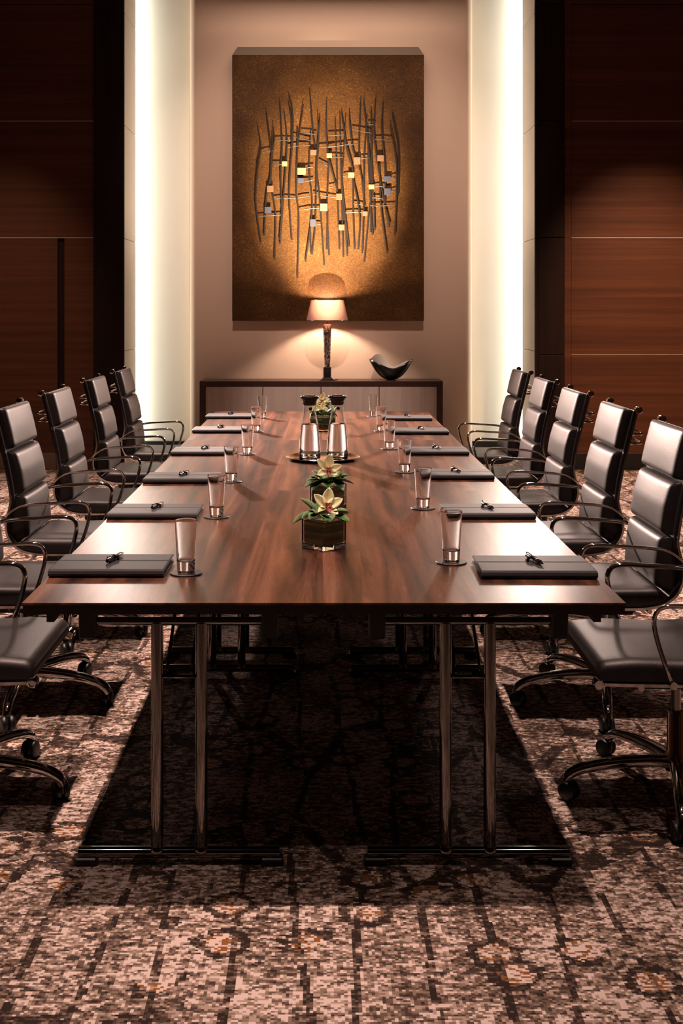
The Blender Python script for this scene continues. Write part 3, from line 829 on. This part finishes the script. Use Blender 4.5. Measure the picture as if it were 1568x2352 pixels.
def make_arrangement(loc, rz, label, seed, face, flower_off=(0, 0, 0), tall=0.0):
    rnd = random.Random(seed)
    root = empty('flower_arrangement', loc)
    tag(root, label, 'flowers', 'orchid centrepieces down the table')
    RZ = Matrix.Rotation(rz, 4, 'Z'); h = .094; a = .051; t = .0055
    g = G()
    # open square glass block with a heavy base, slightly rounded corners
    def ring(q, z, rr):
        out = []
        for cxs, cys, st in ((1, 1, 0), (-1, 1, 1), (-1, -1, 2), (1, -1, 3)):
            for i in range(4):
                an = st * PI / 2 + i / 3 * PI / 2
                out.append(RZ @ Vector((cxs * (q - rr) + rr * math.cos(an), cys * (q - rr) + rr * math.sin(an), z)))
        return out
    rings = [ring(a - .002, 0, .004), ring(a, .002, .005), ring(a, h - .001, .005), ring(a - .001, h, .005), ring(a - t + .001, h, .004), ring(a - t, h - .001, .004), ring(a - t, .016, .004)]
    k = 16; vs = [p for r_ in rings for p in r_]; fs = []
    for i in range(len(rings) - 1):
        for q in range(k): fs.append((i * k + q, i * k + (q + 1) % k, (i + 1) * k + (q + 1) % k, (i + 1) * k + q))
    fs += [tuple(range(k))[::-1], tuple(range((len(rings) - 1) * k, len(rings) * k))]
    g.add(vs, fs, 0, False); g.build('vase', M['glass'], root)
    g = G(); q = a - t - .0008
    g.box(-q, q, -q, q, .0168, h - .006, .003, mat=RZ); g.build('leaf_wrap', M['wrap'], root)
    g = G(); cols = []
    for i in range(17):
        an = i / 17 * 2 * PI + rnd.uniform(-.2, .2); el = rnd.uniform(-.35, .35) if i % 2 else rnd.uniform(.1, .7)
        d = Vector((math.cos(an) * math.cos(el), math.sin(an) * math.cos(el), math.sin(el)))
        b = Vector((math.cos(an) * .018, math.sin(an) * .018, h + .004 + rnd.uniform(0, .01)))
        if el < .1: b = Vector((math.cos(an) * .03, math.sin(an) * .03, h + .012))
        petal_mesh(g, b, d, (0, 0, 1), rnd.uniform(.055, .078), rnd.uniform(.042, .058), rnd.uniform(-.35, .05), cols=cols)
    fo = g.build('foliage', M['leaf'], root, sharp=None)
    ca = fo.data.color_attributes.new('edge', 'FLOAT_COLOR', 'POINT')
    for i, c in enumerate(cols): ca.data[i].color = (c, c, c, 1)
    # orchid
    base = Vector((0, -.008, h + .03 + tall)) + Vector(flower_off)
    fwd = Vector(face).normalized(); up = Vector((0, 0, 1)); up = (up - fwd * up.dot(fwd)).normalized(); rt = up.cross(fwd)
    g = G()
    for k_, (angd, ln, wd) in enumerate(((76, .066, .042), (12, .060, .036), (140, .062, .038), (-40, .046, .028), (210, .052, .032))):
        an = math.radians(angd + rnd.uniform(-9, 9)); d = rt * math.cos(an) + up * math.sin(an) + fwd * .35
        petal_mesh(g, base, d, fwd, ln, wd, rnd.uniform(-.05, .18), cup=.16)
    fl_ = g.build('orchid_petals', M['petal'], root, sharp=None)
    g = G()
    petal_mesh(g, base + fwd * .006, fwd * .9 + up * .35, up * .4 - fwd * .2 + Vector((0, 0, -.5)), .026, .022, -.3, cup=.6)
    petal_mesh(g, base + fwd * .006, fwd * .8 + rt * .5, up, .022, .014, .3, cup=.4)
    petal_mesh(g, base + fwd * .006, fwd * .8 - rt * .5, up, .022, .014, .3, cup=.4)
    g.build('orchid_throat', M['throat'], fl_, sharp=None)
    g = G(); petal_mesh(g, base + fwd * .012 - up * .004, fwd * .6 - up * .75, fwd, .026, .026, -.3, cup=.35)
    g.build('orchid_lip', M['lip'], fl_, sharp=None)
    g = G(); g.tube(smooth_path([(0, 0, .06), (0, 0, h + .01), tuple(base - fwd * .004)], 4), .0025, 8); g.build('stem', M['leaf'], fl_)
    return root
zt = TOP + .0004
make_arrangement(((743.5 - VX) * 3.797 / F, 3.797, zt), PI / 4, 'cream orchid with dark red lip in glass cube, nearest the viewer', 3, (.25, -.85, .6), (.008, -.01, .004))
make_arrangement(((753.5 - VX) * 4.52 / F, 4.52, zt), PI / 4 + .2, 'cream orchid in glass cube standing just before the steel tray', 11, (0.05, -.9, .5), (.0, 0, .012), .008)
make_arrangement(((741 - VX) * 7.35 / F, 7.35, zt), PI / 4, 'cream orchid in glass cube right behind the two carafes', 5, (-.5, -1, .5), (-.005, 0, .0), .0)
make_arrangement(((738 - VX) * 8.05 / F, 8.05, zt), PI / 4 + .1, 'farthest orchid in glass cube, its bloom showing above the carafes', 8, (.2, -1, .5), (.0, 0, .004), .0)

# ------------------------------------------------------------------ sideboard, lamp, bowl
SD = 11.32; SB = PANEL_D - .016
k = SD / F
sx0, sx1 = (458 - VX) * k, (1017 - VX) * k
STOP = EYE - (875.5 - VY) * k
sb = empty('sideboard', ((sx0 + sx1) / 2, SD, 0)); tag(sb, 'dark wood sideboard with four taupe doors against the back wall', 'sideboard')
hw = (sx1 - sx0) / 2; dp = SB - SD; fr_ = 13.5 * k
g = G(); g.box(-hw, hw, 0, dp, STOP - .05, STOP, .002); g.build('top', M['sidewood'], sb)
for s in (-1, 1):
    g = G(); xa, xb = sorted((s * hw, s * (hw - fr_))); g.box(xa, xb, 0, dp, 0, STOP - .05, .002); g.build('side_panel', M['sidewood'], sb)
g = G(); g.box(-hw + fr_, hw - fr_, .03, dp - .01, .07, STOP - .05); g.box(-hw + fr_, hw - fr_, .0, dp - .02, 0, .07)
g.build('carcass', M['sidewood'], sb)
ed = [471.5, 603, 737, 870.5, 1003.5]; cxs = (sx0 + sx1) / 2
for a_, b_ in zip(ed, ed[1:]):
    g = G(); g.box((a_ - VX) * k - cxs + .003, (b_ - VX) * k - cxs - .003, .004, .028, .074, STOP - .053, .002); g.build('door', M['door'], sb)

LD = 11.43; lk = LD / F
lx = (751.3 - VX) * lk
lp = empty('table_lamp', (lx, LD, STOP + .0003)); tag(lp, 'lit table lamp with pink shade and mosaic column on sideboard', 'lamp')
def lz(py): return (EYE - (py - VY) * lk) - STOP
g = G(); g.box(-.072, .072, -.05, .05, 0, .012, .002); g.box(-.055, .055, -.04, .04, .012, .022, .002); g.box(-.045, .045, -.034, .034, .022, .03, .002)
g.build('base_plate', M['chrome'], lp)
g = G(); g.box(-.036, .036, -.03, .03, .03, lz(843), .003); g.build('base_block', M['pen'], lp)
g = G(); g.lathe([(.0, lz(843)), (.026, lz(843)), (.03, lz(825)), (.040, lz(746)), (.036, lz(744.5)), (0, lz(744.5))], 28); g.build('column', M['mosaic'], lp)
g = G(); g.tube([(0, 0, lz(745)), (0, 0, lz(722))], .006, 10); g.lathe([(.006, 0), (.014, .004), (.014, .03), (.006, .034)], 16, c=(0, 0, lz(728)))
g.build('stem', M['brass'], lp)
zb, zt_ = lz(735.5), lz(689)
g = G(); g.lathe([(.199, zb), (.156, zt_)], 64); sh = g.build('lamp_shade', M['shade'], lp)
g = G(); g.tube([(.199 * math.cos(i / 48 * 2 * PI), .199 * math.sin(i / 48 * 2 * PI), zb) for i in range(48)], .0022, 6, closed=True)
g.tube([(.156 * math.cos(i / 48 * 2 * PI), .156 * math.sin(i / 48 * 2 * PI), zt_) for i in range(48)], .0022, 6, closed=True)
for i in range(3):
    an = i * 2 * PI / 3 + .5; g.tube([(0, 0, lz(722)), (.19 * math.cos(an), .19 * math.sin(an), zb + .012)], .0018, 6)
g.build('shade_ring', M['brass'], sh)
g = G(); zc = zb + .085
g.lathe([(0, -.03), (.012, -.028), (.014, -.012), (.026, .008), (.028, .022), (.02, .04), (0, .047)], 20, c=(0, 0, zc - .02)); g.build('bulb', M['bulb'], lp)
g = G(); g.tube(smooth_path([(.05, .03, .006), (.085, .02, .004), (.10, .05, .004), (.07, .1, .004), (.06, .16, .004)], 5), .0035, 8); g.build('cord', M['plastic'], lp)

bw = empty('decorative_bowl', ((897.5 - VX) * 11.5 / F, 11.5, STOP + .0004)); tag(bw, 'black boat-shaped bowl with raised pointed corners on sideboard', 'bowl')
def bowl_shell(off, mi):
    vs = []; fs = []; nr, na = 12, 64
    for i in range(nr + 1):
        t = i / nr
        for j in range(na):
            th = 2 * PI * j / na
            c4 = abs(math.cos(th)) ** 2.2                  # the two horns left and right
            bk = max(0, math.sin(th - .25)) ** 6 * .0
            lob = max(0, math.cos(th - 2.15)) ** 8         # corner at the back left
            fro = max(0, math.cos(th + 1.1)) ** 8
            R = .118 + .092 * c4 + .05 * lob
            top = .112 + .082 * c4 + .10 * lob - .008 * fro
            rr = (R - off) * t ** .8
            z = .002 + off + (top - .002 - off * (1 - t)) * (t ** 1.9)
            vs.append((rr * math.cos(th), rr * math.sin(th) * .8, z))
    for i in range(nr):
        for j in range(na):
            j2 = (j + 1) % na; fs.append((i * na + j, i * na + j2, (i + 1) * na + j2, (i + 1) * na + j))
    return vs, fs, nr, na
g = G(); vo, fo_, nr, na = bowl_shell(0, 0); g.add(vo, fo_, 0, True)
vi, fi_, _, _ = bowl_shell(.008, 1); o_ = len(g.v); g.add(vi, [f[::-1] for f in fi_], 1, True)
g.add(vo[-na:] + vi[-na:], [(j, (j + 1) % na, na + (j + 1) % na, na + j) for j in range(na)], 0, True)
g.lathe([(0, 0), (.05, 0), (.055, .004), (0, .006)], 24)
g.build('bowl_body', [M['bowl'], M['bowl_in']], bw)

# ------------------------------------------------------------------ painting with metal relief
PD = PANEL_D - .10; pk = PD / F
px0, px1 = (533 - VX) * pk, (973.5 - VX) * pk
pz0, pz1 = EYE - (737 - VY) * pk, EYE - (126 - VY) * pk
pc = Vector(((px0 + px1) / 2, PANEL_D, (pz0 + pz1) / 2))
art = empty('painting', tuple(pc)); tag(art, 'large gold-brown canvas with dark metal twig relief above the lamp', 'painting')
w2, h2 = (px1 - px0) / 2, (pz1 - pz0) / 2
g = G(); g.box(-w2, w2, -.10, -.082, -h2, h2, .002); g.build('canvas', M['canvas'], art)
g = G(); ins = .045; tz = (EYE - (108 - VY) * PANEL_D / F) - pc.z  # backing whose sloped top stands in for the shadow on the wall
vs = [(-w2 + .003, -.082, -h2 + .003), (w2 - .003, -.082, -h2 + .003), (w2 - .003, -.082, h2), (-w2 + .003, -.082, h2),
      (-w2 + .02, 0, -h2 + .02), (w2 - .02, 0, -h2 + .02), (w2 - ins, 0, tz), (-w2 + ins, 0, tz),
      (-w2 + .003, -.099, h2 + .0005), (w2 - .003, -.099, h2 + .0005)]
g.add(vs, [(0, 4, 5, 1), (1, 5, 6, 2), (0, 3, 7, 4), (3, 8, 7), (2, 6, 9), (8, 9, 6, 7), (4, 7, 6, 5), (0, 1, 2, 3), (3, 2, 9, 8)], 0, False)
g.build('stretcher_shadow_cap', M['frame'], art)  # sloped cap in the wall shadow tone, no real frame
ZS = 3.336
def az(p, e=.035):
    """zoomed picture position on the canvas -> local position e in front of the canvas"""
    fx, fy = 520 + p[0] / ZS, 90 + p[1] / ZS; D = PD - e
    return Vector(((fx - VX) * D / F - pc.x, D - PANEL_D, EYE - (fy - VY) * D / F - pc.z))
rods = [[(235, 660), (262, 820), (240, 960), (222, 1200), (235, 1370), (262, 1555)], [(305, 560), (335, 800), (345, 880)],
        [(362, 665), (345, 880), (335, 1060), (305, 1200), (288, 1505)], [(370, 740), (350, 900), (340, 1100), (375, 1350), (368, 1690)],
        [(408, 480), (425, 800), (415, 1000), (422, 1290)], [(443, 560), (462, 800), (440, 1150), (410, 1570)],
        [(475, 430), (505, 560), (505, 760), (480, 1170), (500, 1540)], [(478, 510), (500, 640), (497, 900)],
        [(590, 495), (555, 740), (540, 900), (535, 1180), (553, 1370), (543, 1830)], [(545, 700), (540, 960)], [(637, 400), (665, 740), (690, 880)],
        [(645, 700), (632, 1000), (655, 1300), (605, 1705)], [(698, 570), (705, 800), (690, 1000), (715, 1250), (748, 1730)],
        [(715, 600), (690, 930), (680, 1400), (655, 1650)], [(767, 490), (765, 700), (780, 960), (770, 1300), (785, 1655)],
        [(832, 625), (845, 1000), (850, 1200), (865, 1610)], [(785, 920), (850, 1160)], [(868, 580), (875, 900), (885, 1200), (900, 1380)],
        [(880, 555), (925, 850), (965, 980)], [(912, 600), (895, 900), (885, 1100), (910, 1350), (938, 1590)],
        [(940, 560), (945, 650), (970, 850), (1025, 1000), (1060, 1280)], [(925, 830), (965, 1000), (970, 1300), (980, 1610)],
        [(1027, 475), (1015, 800), (1020, 1000)], [(1050, 470), (1075, 700), (1095, 900), (1110, 1130)], [(1075, 600), (1055, 900), (1050, 1300), (1040, 1640)],
        [(1108, 540), (1110, 900), (1105, 1480)], [(1142, 450), (1130, 700), (1150, 900), (1190, 1150), (1245, 1440)],
        [(1200, 480), (1190, 700), (1215, 1000), (1215, 1260)], [(1100, 700), (1120, 1130), (1095, 1300), (1055, 1705)],
        [(1250, 650), (1290, 850), (1305, 1010), (1300, 1250), (1290, 1500)], [(1270, 560), (1318, 850), (1315, 1200)],
        [(1170, 950), (1185, 1300), (1230, 1640)], [(975, 1090), (1020, 1350), (1010, 1610)], [(880, 1090), (895, 1670)], [(905, 1300), (925, 1660)],
        [(775, 1320), (768, 1610)], [(640, 1450), (648, 1645)], [(1130, 1200), (1135, 1465)], [(1220, 1300), (1250, 1420)], [(432, 1200), (408, 1540)],
        [(1085, 680), (1090, 1000), (1120, 1500)]]
for i, rd in enumerate(rods):
    g = G(); e = .028 + .012 * ((i * 7) % 5) / 5
    pts = smooth_path([az(p, e + .006 * math.sin(j + i)) for j, p in enumerate(rd)], 6); n = len(pts)
    g.tube(pts, .0072, 8, scale=[.45 + .75 * min(1, (j + 2) / (n * .4)) if j < n * .4 else 1.15 for j in range(n)], up=(0, 1, 0))
    # little studs that pin the rod to the canvas
    for q in (pts[n // 4], pts[(3 * n) // 4]): g.tube([q, (q.x, -.1, q.z)], .003, 6)
    g.build('rod', M['bronze'], art)
conn = [((270, 870), (355, 855)), ((370, 775), (505, 775)), ((355, 958), (425, 958)), ((470, 830), (640, 812)), ((575, 715), (690, 730)), ((515, 745), (640, 775)),
        ((365, 1222), (530, 1220)), ((550, 1215), (635, 1203)), ((665, 1185), (850, 1215)), ((555, 1310), (720, 1295)), ((245, 1357), (375, 1350)), ((590, 1085), (665, 1080)),
        ((605, 990), (665, 980)), ((710, 830), (900, 815)), ((780, 735), (905, 730)), ((780, 830), (1010, 800)), ((790, 900), (890, 905)), ((710, 940), (775, 972)),
        ((895, 1052), (935, 1045)), ((960, 690), (1110, 720)), ((1030, 912), (1090, 908)), ((1080, 655), (1140, 660)), ((1140, 768), (1275, 772)), ((1255, 1060), (1300, 1050)),
        ((1130, 1130), (1210, 1130)), ((1255, 1165), (1300, 1158)), ((785, 1135), (840, 1120)), ((905, 1330), (1050, 1330)), ((975, 1260), (1045, 1270)), ((1100, 1275), (1285, 1270)),
        ((1120, 1215), (1200, 1225)), ((690, 1415), (720, 1418)), ((340, 1345), (420, 1345)), ((655, 860), (700, 850))]
for i, (a_, b_) in enumerate(conn):
    g = G(); e = .036; g.tube([az(a_, e), az(((a_[0] + b_[0]) / 2, (a_[1] + b_[1]) / 2 + (i % 3 - 1) * 4), e + .004), az(b_, e)], .0055, 8, up=(0, 1, 0))
    g.build('cross_wire', M['bronze'], art)
plates = [(445, 955, 40, 38, 'plate_gold'), (575, 1012, 64, 52, 'plate_gold'), (335, 1147, 50, 48, 'plate_copper'), (318, 1308, 52, 46, 'plate_blue'), (662, 1407, 44, 55, 'plate_blue'),
          (745, 1288, 56, 56, 'plate_gold'), (862, 1207, 44, 46, 'plate_copper'), (955, 1042, 46, 42, 'plate_gold'), (1000, 932, 50, 55, 'plate_copper'), (1180, 912, 50, 46, 'plate_copper'),
          (1232, 1072, 54, 42, 'plate_blue'), (1232, 1168, 50, 50, 'plate_blue'), (1110, 1132, 42, 36, 'plate_gold'), (787, 892, 40, 36, 'plate_gold'), (570, 1082, 44, 36, 'plate_blue'),
          (880, 1442, 44, 44, 'plate_copper'), (1060, 1337, 36, 36, 'plate_copper'), (665, 868, 46, 40, 'plate_copper')]
for (cx, cy, w_, h_, mn) in plates:
    q = az((cx, cy), .047); s = pk / ZS
    g = G(); g.box(q.x - w_ * s / 2, q.x + w_ * s / 2, q.y - .002, q.y + .002, q.z - h_ * s / 2, q.z + h_ * s / 2, .0008)
    g.tube([(q.x, q.y, q.z), (q.x, -.1, q.z)], .004, 6)
    g.build('plate', M[mn], art)

# ------------------------------------------------------------------ lights
def spot(name, loc, target, power, size, blend, color, radius=.05):
    l = bpy.data.lights.new(name, 'SPOT'); l.energy = power; l.spot_size = math.radians(size); l.spot_blend = blend
    l.color = color; l.shadow_soft_size = radius
    o = bpy.data.objects.new(name, l); col.objects.link(o); o.location = loc
    o.rotation_euler = (Vector(target) - Vector(loc)).to_track_quat('-Z', 'Y').to_euler()
    return o
def area(name, loc, rot, sx, sy, power, color, spread=180):
    l = bpy.data.lights.new(name, 'AREA'); l.shape = 'RECTANGLE'; l.size = sx; l.size_y = sy; l.energy = power; l.color = color
    l.spread = math.radians(spread)
    o = bpy.data.objects.new(name, l); col.objects.link(o); o.location = loc; o.rotation_euler = rot
    return o
WARM = (1.0, .74, .64)
for i in range(5):
    y = 1.65 + 1.87 * i
    spot('downlight_left', (-1.3, y, CEIL - .05), (-1.3, y, 0), 820 * (.3 if i == 0 else 1), 56, .8, WARM, .05)
    spot('downlight_right', (1.3, y, CEIL - .05), (1.3, y, 0), 520 * (.3 if i == 0 else 1), 56, .8, WARM, .05)
for y in (5.4, 7.3, 9.2):  # added rows without fittings, brightening the carpet behind the chairs
    spot('aisle_fill_left', (-2.9, y, CEIL - .05), (-2.9, y, 0), 800, 44, .8, WARM, .05)
    spot('aisle_fill_right', (2.9, y, CEIL - .05), (2.9, y, 0), 1150, 44, .8, WARM, .05)
# added lights without fittings, brightening the chair backs and the table glare
spot('chair_fill_left', (-2.05, 10.95, 2.7), (1.35, 6.2, .85), 3500, 42, .7, WARM, .08)
spot('chair_fill_right', (2.2, 10.95, 2.7), (-1.4, 6.4, .85), 1500, 42, .7, WARM, .08)
spot('table_glare_fill_right', (1.95, 10.95, 2.7), (.8, 5.2, .74), 250, 14, .9, WARM, .15)
spot('table_glare_fill_left', (-1.9, 10.95, 2.7), (-.75, 5.0, .74), 130, 14, .9, WARM, .15)
# pin spots down the middle of the table
for y in (3.8, 5.6, 7.4):
    spot('pin_spot', (0, y - .5, CEIL - .05), (.02, y, .8), 70, 20, 1.0, WARM, .05)
spot('sideboard_fill', (.1, 7.6, CEIL - .05), (.1, 11.3, .55), 800, 22, 1.0, WARM, .05)  # added fill that lifts the sideboard doors
# cove strips hidden in the slots beside the alcove
COVE = (1.0, .97, .84)
area('cove_strip_left', (XL - .07, 11.97, CEIL / 2), (0, -PI / 2, 0), CEIL - .1, .07, 25, COVE)
area('cove_strip_right', (XR + .07, 11.97, CEIL / 2), (0, PI / 2, 0), CEIL - .1, .07, 31, COVE)
# wall washer in the ceiling trough
area('wall_washer', ((TX0 + TX1) / 2, 10.9, TZ - .02), (math.radians(40), 0, 0), TX1 - TX0 - .04, .1, 16, (1.0, .72, .58), 130)
for x in (-.75, .95):
    spot('wall_spot', (x, 8.3, CEIL - .05), (x * .8, PANEL_D, 2.6), 330, 46, 1.0, (1.0, .72, .60), .06)
# warm scallops on the dark panelling
spot('panel_light_right', (2.9, 8.6, CEIL - .05), (3.05, 11.1, .95), 1250, 40, 1.0, (1.0, .66, .42), .05)
spot('panel_light_left', (-2.8, 8.6, CEIL - .05), (-2.95, 11.1, 1.4), 260, 34, 1.0, (1.0, .66, .42), .05)
# uplight standing on the floor behind the table end, aimed at the painting
spot('picture_uplight', (.1, 9.45, .3), (.07, PD, 2.48), 6300, 31, 1.0, (1.0, .74, .48), .03)
# the table lamp's bulb
l = bpy.data.lights.new('table_lamp_bulb', 'POINT'); l.energy = 50; l.color = (1.0, .70, .52); l.shadow_soft_size = .03
o = bpy.data.objects.new('table_lamp_bulb', l); col.objects.link(o); o.location = (lx, LD, STOP + zc + .06)

w = bpy.data.worlds.new('room_world'); sc.world = w; w.use_nodes = True
w.node_tree.nodes['Background'].inputs[0].default_value = (0, 0, 0, 1)

# ------------------------------------------------------------------ camera and view
cam = bpy.data.cameras.new('camera'); co = bpy.data.objects.new('camera', cam); col.objects.link(co)
co.location = (0, 0, EYE); co.rotation_euler = (PI / 2, 0, 0)
cam.sensor_fit = 'AUTO'; cam.sensor_width = 36.0; cam.lens = F / 2352 * 36.0
cam.shift_x = (784 - VX) / 2352; cam.shift_y = -(1176 - VY) / 2352
cam.clip_start = .05; cam.clip_end = 60
sc.camera = co
sc.view_settings.view_transform = 'Standard'; sc.view_settings.look = 'None'
sc.view_settings.exposure = 0.0; sc.view_settings.gamma = 1.0
sc.view_settings.use_curve_mapping = False
cy = sc.cycles
cy.use_denoising = True
cy.max_bounces = 10; cy.diffuse_bounces = 3; cy.glossy_bounces = 4; cy.transmission_bounces = 10; cy.transparent_max_bounces = 8
cy.sample_clamp_indirect = 6.0; cy.blur_glossy = 0.6
